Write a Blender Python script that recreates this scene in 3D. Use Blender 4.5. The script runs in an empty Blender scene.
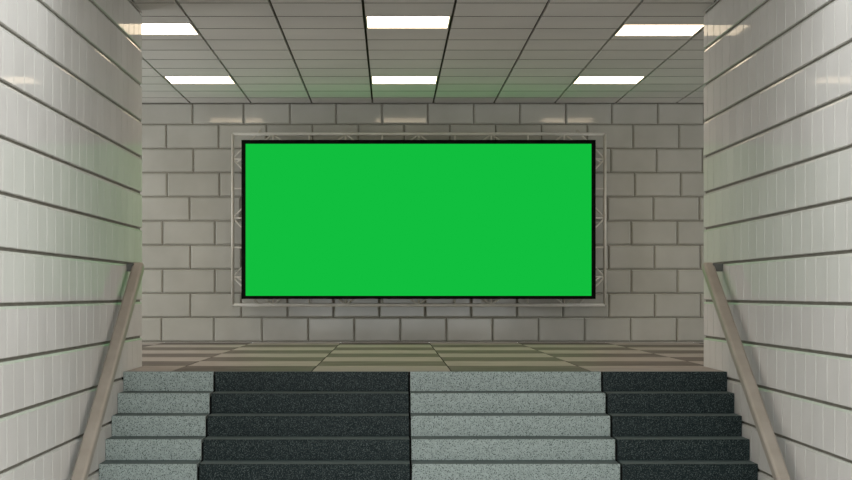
import bpy, bmesh, math, random
from mathutils import Vector, Matrix
random.seed(7)
C = bpy.context.scene.collection

# ---------------------------------------------------------------- camera
F = 1900.0                      # focal length in pixels of the 852 px frame
EYE = 0.642                     # eye height above the hall floor
cam_d = bpy.data.cameras.new('camera')
cam_d.sensor_width = 36.0
cam_d.lens = F * 36.0 / 852.0
cam_d.shift_x = 35.0 / 852.0
cam_d.shift_y = 53.5 / 852.0
cam_d.clip_end = 200
cam = bpy.data.objects.new('camera', cam_d)
C.objects.link(cam)
cam.location = (0, 0, EYE)
cam.rotation_euler = (math.pi / 2, 0, 0)
bpy.context.scene.camera = cam

# ---------------------------------------------------------------- sky light
world = bpy.data.worlds.new('world')
bpy.context.scene.world = world
world.use_nodes = True
wn = world.node_tree.nodes
wn['Background'].inputs['Color'].default_value = (0.96, 1.0, 1.0, 1)
wn['Background'].inputs['Strength'].default_value = 2.05

vs = bpy.context.scene.view_settings
vs.view_transform = 'Standard'
vs.look = 'None'
vs.exposure = 0.0
vs.gamma = 1.0
vs.use_curve_mapping = False

# ---------------------------------------------------------------- measures
XL, XR = -2.198, 2.760          # stairwell side walls
D_END = 16.77                   # where the side walls end
D_RISER = 15.59                 # face of the topmost riser
D_BACK = 24.90                  # far wall of the hall
TREAD, RISE = 0.326, 0.16
CEIL = 3.140
P = 0.3165                      # tile course height
HALL_L, HALL_R = -5.8, 8.9
CEIL_START = 12.3
WELL_START = 5.0
N_STEP = 10
LOW = -RISE * N_STEP

# ---------------------------------------------------------------- materials
def new_mat(name):
    m = bpy.data.materials.new(name)
    m.use_nodes = True
    nt = m.node_tree
    for n in list(nt.nodes):
        nt.nodes.remove(n)
    out = nt.nodes.new('ShaderNodeOutputMaterial')
    b = nt.nodes.new('ShaderNodeBsdfPrincipled')
    nt.links.new(b.outputs[0], out.inputs[0])
    return m, nt, b

def tex_coord(nt, scale=(1, 1, 1)):
    tc = nt.nodes.new('ShaderNodeTexCoord')
    mp = nt.nodes.new('ShaderNodeMapping')
    mp.inputs['Scale'].default_value = scale
    nt.links.new(tc.outputs['Object'], mp.inputs[0])
    return mp.outputs[0]

def noise_col(nt, vec, c1, c2, scale, detail=3, lo=0.35, hi=0.65):
    n = nt.nodes.new('ShaderNodeTexNoise')
    n.inputs['Scale'].default_value = scale
    n.inputs['Detail'].default_value = detail
    nt.links.new(vec, n.inputs['Vector'])
    r = nt.nodes.new('ShaderNodeValToRGB')
    r.color_ramp.elements[0].position = lo
    r.color_ramp.elements[1].position = hi
    r.color_ramp.elements[0].color = (*c1, 1)
    r.color_ramp.elements[1].color = (*c2, 1)
    nt.links.new(n.outputs['Fac'], r.inputs[0])
    return n, r

def mat_noise(name, c1, c2, scale, rough=0.5, ior=1.45, spec=0.5, metal=0.0, stretch=(1, 1, 1), bump=0.0, bscale=60):
    m, nt, b = new_mat(name)
    v = tex_coord(nt, stretch)
    n, r = noise_col(nt, v, c1, c2, scale)
    nt.links.new(r.outputs[0], b.inputs['Base Color'])
    b.inputs['Roughness'].default_value = rough
    b.inputs['IOR'].default_value = ior
    b.inputs['Specular IOR Level'].default_value = spec
    b.inputs['Metallic'].default_value = metal
    if bump:
        n2 = nt.nodes.new('ShaderNodeTexNoise')
        n2.inputs['Scale'].default_value = bscale
        nt.links.new(v, n2.inputs['Vector'])
        bp = nt.nodes.new('ShaderNodeBump')
        bp.inputs['Strength'].default_value = bump
        bp.inputs['Distance'].default_value = 0.002
        nt.links.new(n2.outputs['Fac'], bp.inputs['Height'])
        nt.links.new(bp.outputs[0], b.inputs['Normal'])
    return m

def per_tile(m, amount):
    """small brightness change from one tile to the next, by loose mesh piece"""
    nt = m.node_tree
    b = [n for n in nt.nodes if n.type == 'BSDF_PRINCIPLED'][0]
    src = b.inputs['Base Color'].links[0].from_socket
    g = nt.nodes.new('ShaderNodeNewGeometry')
    mr = nt.nodes.new('ShaderNodeMapRange')
    mr.inputs['To Min'].default_value = 1 - amount
    mr.inputs['To Max'].default_value = 1 + amount
    nt.links.new(g.outputs['Random Per Island'], mr.inputs['Value'])
    mx = nt.nodes.new('ShaderNodeVectorMath'); mx.operation = 'SCALE'
    nt.links.new(src, mx.inputs[0]); nt.links.new(mr.outputs[0], mx.inputs['Scale'])
    nt.links.new(mx.outputs[0], b.inputs['Base Color'])

M = {}
M['side_tile'] = mat_noise('glazed_white_tile', (.665, .635, .605), (.71, .68, .65), 1.3, rough=.05, ior=1.026)
per_tile(M['side_tile'], .03)
M['side_edge'] = mat_noise('polished_tile_edge', (.60, .58, .54), (.64, .62, .58), 1.3, rough=.26, ior=1.12)
M['side_grout'] = mat_noise('grey_grout', (.20, .19, .16), (.25, .235, .20), 20, rough=.9, spec=.1)
M['hall_tile'] = mat_noise('satin_stone_tile', (.47, .455, .41), (.53, .515, .47), 2.0, rough=.08, ior=1.5)
per_tile(M['hall_tile'], .04)
M['hall_grout'] = mat_noise('dark_grout', (.24, .225, .19), (.28, .27, .23), 20, rough=.9, spec=.1)
M['ceil_panel'] = mat_noise('satin_ceiling_panel', (.66, .64, .61), (.70, .68, .645), 1.2, rough=.5, spec=0)
per_tile(M['ceil_panel'], .03)
M['ceil_dark'] = mat_noise('dark_ceiling_channel', (.08, .075, .06), (.11, .10, .085), 10, rough=.8, spec=.1)
M['ceil_line'] = mat_noise('grey_ceiling_joint', (.16, .15, .13), (.20, .19, .165), 10, rough=.8, spec=.1)
M['plaster'] = mat_noise('painted_concrete', (.50, .49, .46), (.56, .55, .52), 3, rough=.8, spec=.2)
M['floor_light'] = mat_noise('light_floor_tile', (.38, .335, .31), (.43, .38, .35), 2.5, rough=.5, spec=0.02)
M['floor_dark'] = mat_noise('dark_floor_tile', (.16, .138, .126), (.20, .173, .158), 2.5, rough=.5, spec=0.02)
M['floor_joint'] = mat_noise('dark_floor_joint', (.03, .028, .022), (.05, .045, .035), 20, rough=.9, spec=.1)
M['rail'] = mat_noise('beige_painted_metal', (.37, .32, .265), (.42, .365, .31), 4, rough=.4, ior=1.4, spec=.25)
M['bracket'] = mat_noise('dark_bracket_metal', (.09, .09, .08), (.13, .13, .115), 8, rough=.45)
M['black_frame'] = mat_noise('matt_black_metal', (.004, .004, .004), (.008, .008, .007), 8, rough=.9, spec=.03)
M['truss'] = mat_noise('pale_grey_metal_tube', (.60, .57, .51), (.68, .645, .58), 6, rough=.35, ior=1.5)
M['fixture'] = mat_noise('white_fixture_metal', (.5, .48, .43), (.56, .54, .49), 5, rough=.5)
M['step_core'] = mat_noise('dark_step_bed', (.012, .013, .012), (.02, .02, .019), 20, rough=.95, spec=.05)

def granite(name, base1, base2, speck, grain, lo, hi, spec=.35, rough=.35, ior=1.45):
    m, nt, b = new_mat(name)
    v = tex_coord(nt)
    v.node.inputs['Rotation'].default_value = (.6, .4, .9)
    n, r = noise_col(nt, v, base1, base2, 35, 4, .4, .6)
    n2 = nt.nodes.new('ShaderNodeTexNoise')
    n2.inputs['Scale'].default_value = grain
    n2.inputs['Detail'].default_value = 1.5
    nt.links.new(v, n2.inputs['Vector'])
    ramp = nt.nodes.new('ShaderNodeValToRGB')
    ramp.color_ramp.elements[0].position = lo
    ramp.color_ramp.elements[1].position = hi
    nt.links.new(n2.outputs['Fac'], ramp.inputs[0])
    mix = nt.nodes.new('ShaderNodeMix'); mix.data_type = 'RGBA'
    nt.links.new(ramp.outputs[0], mix.inputs[0])
    nt.links.new(r.outputs[0], mix.inputs[6])
    mix.inputs[7].default_value = (*speck, 1)
    nt.links.new(mix.outputs[2], b.inputs['Base Color'])
    b.inputs['Roughness'].default_value = rough
    b.inputs['IOR'].default_value = ior
    b.inputs['Specular IOR Level'].default_value = spec
    return m
M['granite_light'] = granite('light_speckled_granite', (.40, .46, .435), (.48, .55, .52), (.12, .15, .135), 118, .53, .64)
M['granite_dark'] = granite('dark_speckled_granite', (.010, .018, .019), (.018, .029, .030), (.13, .16, .155), 130, .52, .72, spec=.15)
M['tread'] = mat_noise('grey_honed_tread', (.095, .128, .126), (.12, .158, .156), 60, rough=.6, spec=.25)

def emis(name, col, strength=1.0):
    m, nt, b = new_mat(name)
    b.inputs['Base Color'].default_value = (0, 0, 0, 1)
    b.inputs['Roughness'].default_value = .5
    b.inputs['Emission Color'].default_value = (*col, 1)
    b.inputs['Emission Strength'].default_value = strength
    return m
M['lamp'] = emis('warm_light_diffuser', (7.5, 6.0, 4.2))
M['screen'] = emis('green_screen_picture', (.0055, .515, .048))
M['screen'].node_tree.nodes['Principled BSDF'].inputs['Specular IOR Level'].default_value = 0.0

# ---------------------------------------------------------------- mesh helpers
def bx(bm, x0, x1, y0, y1, z0, z1, mi=0):
    vs_ = [bm.verts.new(p) for p in ((x0, y0, z0), (x1, y0, z0), (x1, y1, z0), (x0, y1, z0),
                                     (x0, y0, z1), (x1, y0, z1), (x1, y1, z1), (x0, y1, z1))]
    for f in ((0, 3, 2, 1), (4, 5, 6, 7), (0, 1, 5, 4), (1, 2, 6, 5), (2, 3, 7, 6), (3, 0, 4, 7)):
        bm.faces.new([vs_[i] for i in f]).material_index = mi

def bevel_box(bm, x0, x1, y0, y1, z0, z1, bev, seg=2, mi=0):
    t = bmesh.new()
    bx(t, x0, x1, y0, y1, z0, z1)
    bmesh.ops.bevel(t, geom=list(t.edges), offset=bev, segments=seg, affect='EDGES', profile=0.5)
    me = bpy.data.meshes.new('t'); t.to_mesh(me); t.free()
    n0 = len(bm.faces)
    bm.from_mesh(me)
    bm.faces.ensure_lookup_table()
    for f in bm.faces[n0:]:
        f.material_index = mi
    bpy.data.meshes.remove(me)

def frustum(bm, base, top, mi=0, bi=None):
    """pillow of a bevelled tile: base quad on the wall, smaller top quad, no back face"""
    b_ = [bm.verts.new(p) for p in base]
    t_ = [bm.verts.new(p) for p in top]
    bm.faces.new(t_).material_index = mi
    for i in range(4):
        j = (i + 1) % 4
        bm.faces.new((b_[i], b_[j], t_[j], t_[i])).material_index = mi if bi is None else bi

def obj(name, bm, mats, parent=None, loc=None, smooth=False):
    me = bpy.data.meshes.new(name)
    bm.normal_update()
    bm.to_mesh(me); bm.free()
    for m in (mats if isinstance(mats, (list, tuple)) else [mats]):
        me.materials.append(m)
    o = bpy.data.objects.new(name, me)
    C.objects.link(o)
    if parent is not None:
        o.parent = parent
    if loc is not None:
        o.location = loc
    if smooth:
        for p in me.polygons:
            p.use_smooth = True
    return o

def struct(name, bm, mats, parent=None):
    o = obj(name, bm, mats, parent)
    if parent is None:
        o['kind'] = 'structure'
    return o

def thing(name, label, cat, loc=(0, 0, 0), group=None):
    o = bpy.data.objects.new(name, None)
    C.objects.link(o)
    o.location = loc
    o.empty_display_size = .1
    o['label'] = label
    o['category'] = cat
    if group:
        o['group'] = group
    return o

def tube(bm, a, b, r, n=10):
    a, b = Vector(a), Vector(b)
    d = (b - a)
    q = d.to_track_quat('Z', 'Y').to_matrix()
    ra, rb = [], []
    for i in range(n):
        t = 2 * math.pi * i / n
        o = q @ Vector((math.cos(t) * r, math.sin(t) * r, 0))
        ra.append(bm.verts.new(a + o)); rb.append(bm.verts.new(b + o))
    for i in range(n):
        j = (i + 1) % n
        f = bm.faces.new((ra[i], ra[j], rb[j], rb[i])); f.smooth = True
    bm.faces.new(list(reversed(ra))); bm.faces.new(rb)

# ---------------------------------------------------------------- hall far wall
TD = .020                        # relief of the tiles
def far_px(px):
    return (px - 391.0) * D_BACK / F
bm = bmesh.new()
bx(bm, HALL_L, HALL_R, D_BACK + TD, D_BACK + .3, 0, CEIL + .2, 1)
rowA = [161.5 - 52.5 * k for k in range(12, 0, -1)] + [161.5, 214, 262.1] + [308.3 + 46.05 * k for k in range(0, 18)]
rowB = [189.8 - 52.5 * k for k in range(12, 0, -1)] + [189.8, 240.9, 287.3] + [333.4 + 46.05 * k for k in range(0, 18)]
BV = .015
GP = .006
PB = .3166
for r in range(-1, 10):
    z0 = .010 + r * PB
    z1 = min(z0 + PB, CEIL)
    if r < 0:
        z0 = 0.0
        for e0, e1 in zip(rowA[:-1], rowA[1:]):
            bx(bm, far_px(e0), far_px(e1), D_BACK - .012, D_BACK + TD, 0, .007, 0)
        continue
    es = rowA if r % 2 == 0 else rowB
    shl = (0, .7, 1.2, .7, 1.2, 0, 5.7, 3.8, 5.0, 3.0)[r]
    shr = (0, -1.1, .5, -1.4, .5, -2.5, 4.0, .7, 2.3, 2.0)[r]
    sf = lambda e: e + shl + (shr - shl) * min(max((e - 190) / 460, 0), 1)
    for e0, e1 in zip(es[:-1], es[1:]):
        x0, x1 = far_px(sf(e0)) + GP, far_px(sf(e1)) - GP
        if x0 < HALL_L or x1 > HALL_R:
            continue
        a0, a1 = z0 + GP, z1 - GP
        yb = D_BACK + TD
        yf = D_BACK
        frustum(bm, [(x0, yb, a0), (x1, yb, a0), (x1, yb, a1), (x0, yb, a1)],
                [(x0 + BV, yf, a0 + BV), (x1 - BV, yf, a0 + BV), (x1 - BV, yf, a1 - BV), (x0 + BV, yf, a1 - BV)], 0)
struct('wall_back', bm, [M['hall_tile'], M['hall_grout']])

# ---------------------------------------------------------------- stairwell side walls
TW = .3165
GZ = 1.211                       # height of one groove
def side_wall(name, X, s):
    """s = +1: room lies on +X side of the wall"""
    bm = bmesh.new()
    td = .018
    xb = X - s * td
    xo = X - s * .40
    bx(bm, min(xb, xo), max(xb, xo), WELL_START, D_END, LOW - .3, CEIL + .2, 1)
    k0 = int(math.floor((LOW - GZ) / P))
    k1 = int(math.ceil((CEIL - GZ) / P))
    for k in range(k0, k1):
        z0 = GZ + k * P
        z1 = min(z0 + P, CEIL)
        off = 0.0 if k % 2 == 0 else TW * .36
        d = D_END
        first = True
        while d > WELL_START + .5:
            w = (TW - off) if first else TW
            first = False
            if w < .02:
                w = TW
            y1_, y0_ = d, d - w
            d = y0_
            g = .0035
            lo, up, bh = .005, .016, .007      # chamfers: lower edge, upper edge, sides
            a0, a1 = z0 + .010, z1 - .010
            last = y1_ >= D_END - .001
            b0, b1 = y0_ + g, y1_ - (0 if last else g)
            e1 = 0 if last else bh
            xm = X - s * .006
            base = [(xb, b0, a0), (xb, b1, a0), (xb, b1, a1), (xb, b0, a1)]
            mid = [(xm, b0, a0), (xm, b1, a0), (xm, b1, a1), (xm, b0, a1)]
            top = [(X, b0 + bh, a0 + lo), (X, b1 - e1, a0 + lo), (X, b1 - e1, a1 - up), (X, b0 + bh, a1 - up)]
            if s < 0:
                base.reverse(); mid.reverse(); top.reverse()
            bv_ = [bm.verts.new(p) for p in base]
            mv_ = [bm.verts.new(p) for p in mid]
            tv_ = [bm.verts.new(p) for p in top]
            bm.faces.new(tv_).material_index = 0
            for q in range(4):
                w_ = (q + 1) % 4
                bm.faces.new((bv_[q], bv_[w_], mv_[w_], mv_[q])).material_index = 0
                bm.faces.new((mv_[q], mv_[w_], tv_[w_], tv_[q])).material_index = 2
    return struct(name, bm, [M['side_tile'], M['side_grout'], M['side_edge']])
side_wall('wall_left', XL, 1)
side_wall('wall_right', XR, -1)

# hall walls that face away from the stairs, either side of the opening
bm = bmesh.new()
bx(bm, HALL_L, XL - .40, D_END - .4, D_END, -.2, CEIL + .2)
struct('wall_front_left', bm, M['plaster'])
bm = bmesh.new()
bx(bm, XR + .40, HALL_R, D_END - .4, D_END, -.2, CEIL + .2)
struct('wall_front_right', bm, M['plaster'])
# ---------------------------------------------------------------- hall floor
bm = bmesh.new()
bx(bm, HALL_L, HALL_R, D_END, D_BACK + .02, -.25, -.004, 2)
bx(bm, XL - .02, XR + .02, D_RISER + .06, D_END, -.25, -.004, 2)
S = 1.156
for i in range(-8, 8):
    for j in range(-1, 7):
        x0, x1 = -.657 + i * S, -.657 + (i + 1) * S
        y0, y1 = 16.85 + j * 1.16, 16.85 + (j + 1) * 1.16
        if y0 < D_END:
            if y1 <= D_END or x1 <= XL or x0 >= XR:
                pass
            x0c, x1c = max(x0, XL), min(x1, XR)
        else:
            x0c, x1c = max(x0, HALL_L), min(x1, HALL_R)
        y0, y1 = max(y0, D_RISER + .06), min(y1, D_BACK)
        mi = 1 if (i + j) % 2 == 0 else 0
        if x1c - x0c > .03 and y1 > y0:
            bx(bm, x0c + .006, x1c - .006, y0 + .001, y1 - .001, -.02, 0, mi)
        if j == -1:                       # the strip of this row beyond the wall ends
            for xa, xb in ((max(x0, HALL_L), min(x1, XL)), (max(x0, XR), min(x1, HALL_R))):
                if xb - xa > .03:
                    bx(bm, xa + .006, xb - .006, D_END + .001, y1 - .001, -.02, 0, mi)
struct('floor', bm, [M['floor_light'], M['floor_dark'], M['floor_joint']])

bm = bmesh.new()
bx(bm, XL - .4, XR + .4, -4.0, D_RISER - TREAD * (N_STEP - 1) + .3, LOW - .3, LOW)
struct('floor_lower', bm, M['plaster'])

# ---------------------------------------------------------------- ceiling
PX, PY = .797, .790
CX0, CY0 = -.243, 17.12
LIGHT_COLS = (-3, 0, 3)
LIGHT_ROWS = (0, 6)
bm = bmesh.new()
bx(bm, HALL_L, HALL_R, D_END - .4, D_BACK + .3, CEIL + .05, CEIL + .3, 1)
bx(bm, XL - .4, XR + .4, CEIL_START, D_END - .4, CEIL + .05, CEIL + .3, 1)
bx(bm, XL - .4, XR + .4, CEIL_START - .12, CEIL_START, CEIL - .02, CEIL + .3, 2)
SHIFT = {(-3, 0): .45, (3, 0): .53}
def panel(x0, x1, y0, y1):
    y1 = min(y1, D_BACK); y0 = max(y0, CEIL_START)
    if y1 <= D_END:
        x0, x1 = max(x0, XL), min(x1, XR)
    else:
        x0, x1 = max(x0, HALL_L), min(x1, HALL_R)
    if x1 - x0 > .02 and y1 - y0 > .02:
        bx(bm, x0, x1, y0 + .003, y1 - .003, CEIL, CEIL + .03, 0)
        bx(bm, x0, x1, y1 - .007, y1 + .007, CEIL - .003, CEIL + .04, 3)
for i in range(-12, 12):
    x0, x1 = CX0 + i * PX + .012, CX0 + (i + 1) * PX - .012
    for j in range(-6, 11):
        y0, y1 = CY0 + j * PY, CY0 + (j + 1) * PY
        if (i, j) in SHIFT:
            panel(x0, x1, y0, y0 + SHIFT[(i, j)])
        elif (i, j - 1) in SHIFT:
            panel(x0, x1, y0 + SHIFT[(i, j - 1)], y1)
        elif not (i in LIGHT_COLS and j in LIGHT_ROWS):
            panel(x0, x1, y0, y1)
struct('ceiling', bm, [M['ceil_panel'], M['ceil_dark'], M['plaster'], M['ceil_line']])

# ---------------------------------------------------------------- ceiling lights
def make_light():
    t = thing('ceiling_light', '', 'ceiling light', group='square light panels in the hall ceiling')
    hx, hy = PX / 2 - .014, PY / 2 - .004
    bm = bmesh.new()
    w = .012
    bx(bm, -hx, hx, -hy, -hy + w, 0, .05); bx(bm, -hx, hx, hy - w, hy, 0, .05)
    bx(bm, -hx, -hx + w, -hy + w, hy - w, 0, .05); bx(bm, hx - w, hx, -hy + w, hy - w, 0, .05)
    obj('light_frame', bm, M['fixture'], t)
    bm = bmesh.new()
    bx(bm, -hx + w, hx - w, -hy + w, hy - w, .004, .02)
    obj('diffuser', bm, M['lamp'], t)
    return t
L0 = make_light()
def copy_thing(root):
    r = root.copy(); C.objects.link(r)
    for ch in root.children:
        c = ch.copy(); C.objects.link(c); c.parent = r
    return r
names = {(-3, 0): 'glowing ceiling light panel at upper left, nearer row, reflected in the left tiled wall',
         (0, 0): 'glowing ceiling light panel, middle of the nearer row, largest fully in view',
         (3, 0): 'glowing ceiling light panel at upper right, nearer row, touching the right tiled wall',
         (-3, 6): 'glowing ceiling light panel, left one of the farther row near the brick wall',
         (0, 6): 'glowing ceiling light panel, middle of the farther row, above the screen',
         (3, 6): 'glowing ceiling light panel, right one of the farther row near the brick wall'}
firstl = True
for (i, j), lab in names.items():
    o = L0 if firstl else copy_thing(L0)
    firstl = False
    o.location = (CX0 + (i + .5) * PX, CY0 + (j + .5) * PY + SHIFT.get((i, j), 0), CEIL)
    o['label'] = lab

# ---------------------------------------------------------------- stairs
stairs = thing('staircase', 'wide granite staircase in alternating pale grey and near-black stone sections', 'staircase', (0, D_RISER, LOW))
cuts = [XL, -1.450, .149, 1.732, XR]
GAP = .009
def local(bm):
    bmesh.ops.translate(bm, verts=bm.verts, vec=(0, -D_RISER, -LOW))
    return bm
for k in range(N_STEP):
    zt = -RISE * k
    yf = D_RISER - TREAD * k
    bm = bmesh.new()
    back = yf + TREAD + .04 if k else D_RISER + .06
    bx(bm, XL + .004, XR - .004, yf + .03, back, zt - RISE - .05 if k < N_STEP - 1 else LOW, zt - .03)
    core = obj('step', local(bm), M['step_core'], stairs)
    for c in range(4):
        x0 = cuts[c] + (GAP if c else .002)
        x1 = cuts[c + 1] - (GAP if c < 3 else .002)
        bm = bmesh.new()
        y1 = (yf + TREAD + .0) if k else D_RISER + .055
        bevel_box(bm, x0, x1, yf, y1 - .001, zt - RISE + .0005, zt, .0015, 1)
        bm.normal_update()
        for f in bm.faces:
            if f.normal.z > .9:
                f.material_index = 1
        pale = c % 2 == 0
        o = obj('granite_slab', local(bm), [M['granite_light'] if pale else M['granite_dark'], M['tread']], core)
        o['label'] = 'pale grey speckled granite slab' if pale else 'near-black speckled granite slab'

# ---------------------------------------------------------------- handrails
def handrail(X, wall_x, label):
    s = 1 if wall_x < X else -1
    slope = RISE / TREAD
    ang = math.atan(slope)
    yt, zt = 15.88, .868
    t = thing('handrail', label, 'handrail', (X, yt, zt), 'handrails beside the stairs')
    L = 6.6
    # rail body: local length axis runs down the slope towards the camera
    bm = bmesh.new()
    bevel_box(bm, -.047, .047, -L, 0, -.046, .046, .022, 4)
    bmesh.ops.rotate(bm, verts=bm.verts, cent=(0, 0, 0), matrix=Matrix.Rotation(ang, 3, 'X'))
    # cut the upper end plumb
    obj('rail', bm, M['rail'], t, smooth=False)
    for q in (.06, 4.2, 6.3):
        yy, zz = -q * math.cos(ang), -q * math.sin(ang)
        bm = bmesh.new()
        xw = wall_x - X + s * .0
        xa, xb = sorted((xw, -s * .030))
        if q < 1:
            bevel_box(bm, xa, xb, yy - .03, yy + .03, zz - .016, zz + .052, .004)
        else:
            tube(bm, (xw, yy, zz - .07), (-s * .0, yy, zz - .07), .010)
            tube(bm, (0, yy, zz - .075), (0, yy, zz - .035), .010)
            xp, xq = sorted((xw, xw + s * .008))
            bevel_box(bm, xp, xq, yy - .03, yy + .03, zz - .10, zz - .04, .003)
        obj('wall_bracket', bm, M['bracket'], t)
    return t
handrail(XL + .088, XL, 'beige square-section handrail sloping down the left tiled wall')
handrail(XR - .113, XR, 'beige square-section handrail sloping down the right tiled wall')

# ---------------------------------------------------------------- truss frame and screen
DT = 24.55                       # front layer of the truss
DR = 24.80                       # rear layer
def pt(px, py, D):
    return Vector(((px - 391.0) * D / F, D, EYE + (293.5 - py) * D / F))
x0, _, z1 = pt(232.7, 134.0, DT)
x1, _, z0 = pt(604.8, 305.0, DT)
W = .37                          # width of the truss ladder
truss = thing('truss_frame', 'pale metal tube truss frame standing out around the big screen on the brick wall', 'truss frame', ((x0 + x1) / 2, D_BACK, z0))
T0 = truss.location.copy()
def tb(name, segs, r, parent=truss):
    bm = bmesh.new()
    for a, b in segs:
        tube(bm, Vector(a) - T0, Vector(b) - T0, r, 8)
    return obj(name, bm, M['truss'], parent)
R = .021
def rect(a0, a1, c0, c1, D):
    p = [(a0, D, c0), (a1, D, c0), (a1, D, c1), (a0, D, c1)]
    return [(p[i], p[(i + 1) % 4]) for i in range(4)]
for D in (DT,):
    for a, b in rect(x0, x1, z0, z1, D):
        tb('outer_rail', [(a, b)], R)
    for a, b in rect(x0 + W, x1 - W, z0 + W, z1 - W, D):
        tb('inner_rail', [(a, b)], R)
half = 36.4 * DT / F
apx = [pt(p, 200, DT).x for p in (273.0, 345.8, 418.7, 491.4, 564.2)]
apz = [pt(300, p, DT).z for p in (159.0, 218.0, 277.0)]
halfz = 29.5 * DT / F
rb = .011
rear = []
cross = []
for side, (zo, zi) in (('top', (z1, z1 - W)), ('bottom', (z0, z0 + W))):
    for a in apx:
        for q in (a - half, a + half):
            q = min(max(q, x0 + .02), x1 - .02)
            tb('diagonal_brace', [((a, DT, zo), (q, DT, zi))], rb)
            rear.append(((a, DR, zo), (q, DR, zi)))
        for q in (a, a + half):
            if q < x1 - W:
                tb('straight_brace', [((q, DT, zo), (q, DT, zi))], rb)
                rear.append(((q, DR, zo), (q, DR, zi)))
                cross.append(((q, DT, zo), (q, DR, zo)))
for xo, xi in ((x0, x0 + W), (x1, x1 - W)):
    for a in apz:
        for q in (a - halfz, a + halfz):
            tb('diagonal_brace', [((xo, DT, a), (xi, DT, q))], rb)
            rear.append(((xo, DR, a), (xi, DR, q)))
        for q in (a, a + halfz):
            if q < z1 - .15:
                tb('straight_brace', [((xo, DT, q), (xi, DT, q))], rb)
                rear.append(((xo, DR, q), (xi, DR, q)))
                cross.append(((xo, DT, q), (xo, DR, q)))
for xa in (x0 + W, (x0 + x1) / 2, x1 - W):
    for za in (z0 + W, z1 - W):
        bm = bmesh.new()
        tube(bm, Vector((xa, DT, za)) - T0, Vector((xa, D_BACK + .005, za)) - T0, .02)
        bevel_box(bm, xa - T0.x - .07, xa - T0.x + .07, D_BACK - .012 - T0.y, D_BACK - T0.y + .004, za - T0.z - .07, za - T0.z + .07, .003)
        obj('wall_mount', bm, M['truss'], truss)

DS = 24.36                       # face of the screen
a = pt(241.4, 139.9, DS); b = pt(595.7, 299.0, DS)
ia = pt(245.6, 143.8, DS); ib = pt(591.5, 295.8, DS)
scr = thing('display_screen', 'large wide black-framed flat screen showing plain bright green, hung before the brick wall', 'screen', ((a.x + b.x) / 2, DS, b.z))
o0 = scr.location.copy()
bm = bmesh.new()
def lb(bm, xa, xb, ya, yb, za, zb):
    bx(bm, xa - o0.x, xb - o0.x, ya - o0.y, yb - o0.y, za - o0.z, zb - o0.z)
lb(bm, a.x, ia.x, DS, DS + .08, b.z, a.z)
lb(bm, ib.x, b.x, DS, DS + .08, b.z, a.z)
lb(bm, ia.x, ib.x, DS, DS + .08, ia.z, a.z)
lb(bm, ia.x, ib.x, DS, DS + .08, b.z, ib.z)
obj('screen_frame', bm, M['black_frame'], scr)
bm = bmesh.new()
lb(bm, a.x + .01, b.x - .01, DS + .03, DS + .14, b.z + .01, a.z - .01)
obj('housing', bm, M['black_frame'], scr)
bm = bmesh.new()
lb(bm, ia.x, ib.x, DS + .006, DS + .03, ib.z, ia.z)
obj('screen_panel', bm, M['screen'], scr)
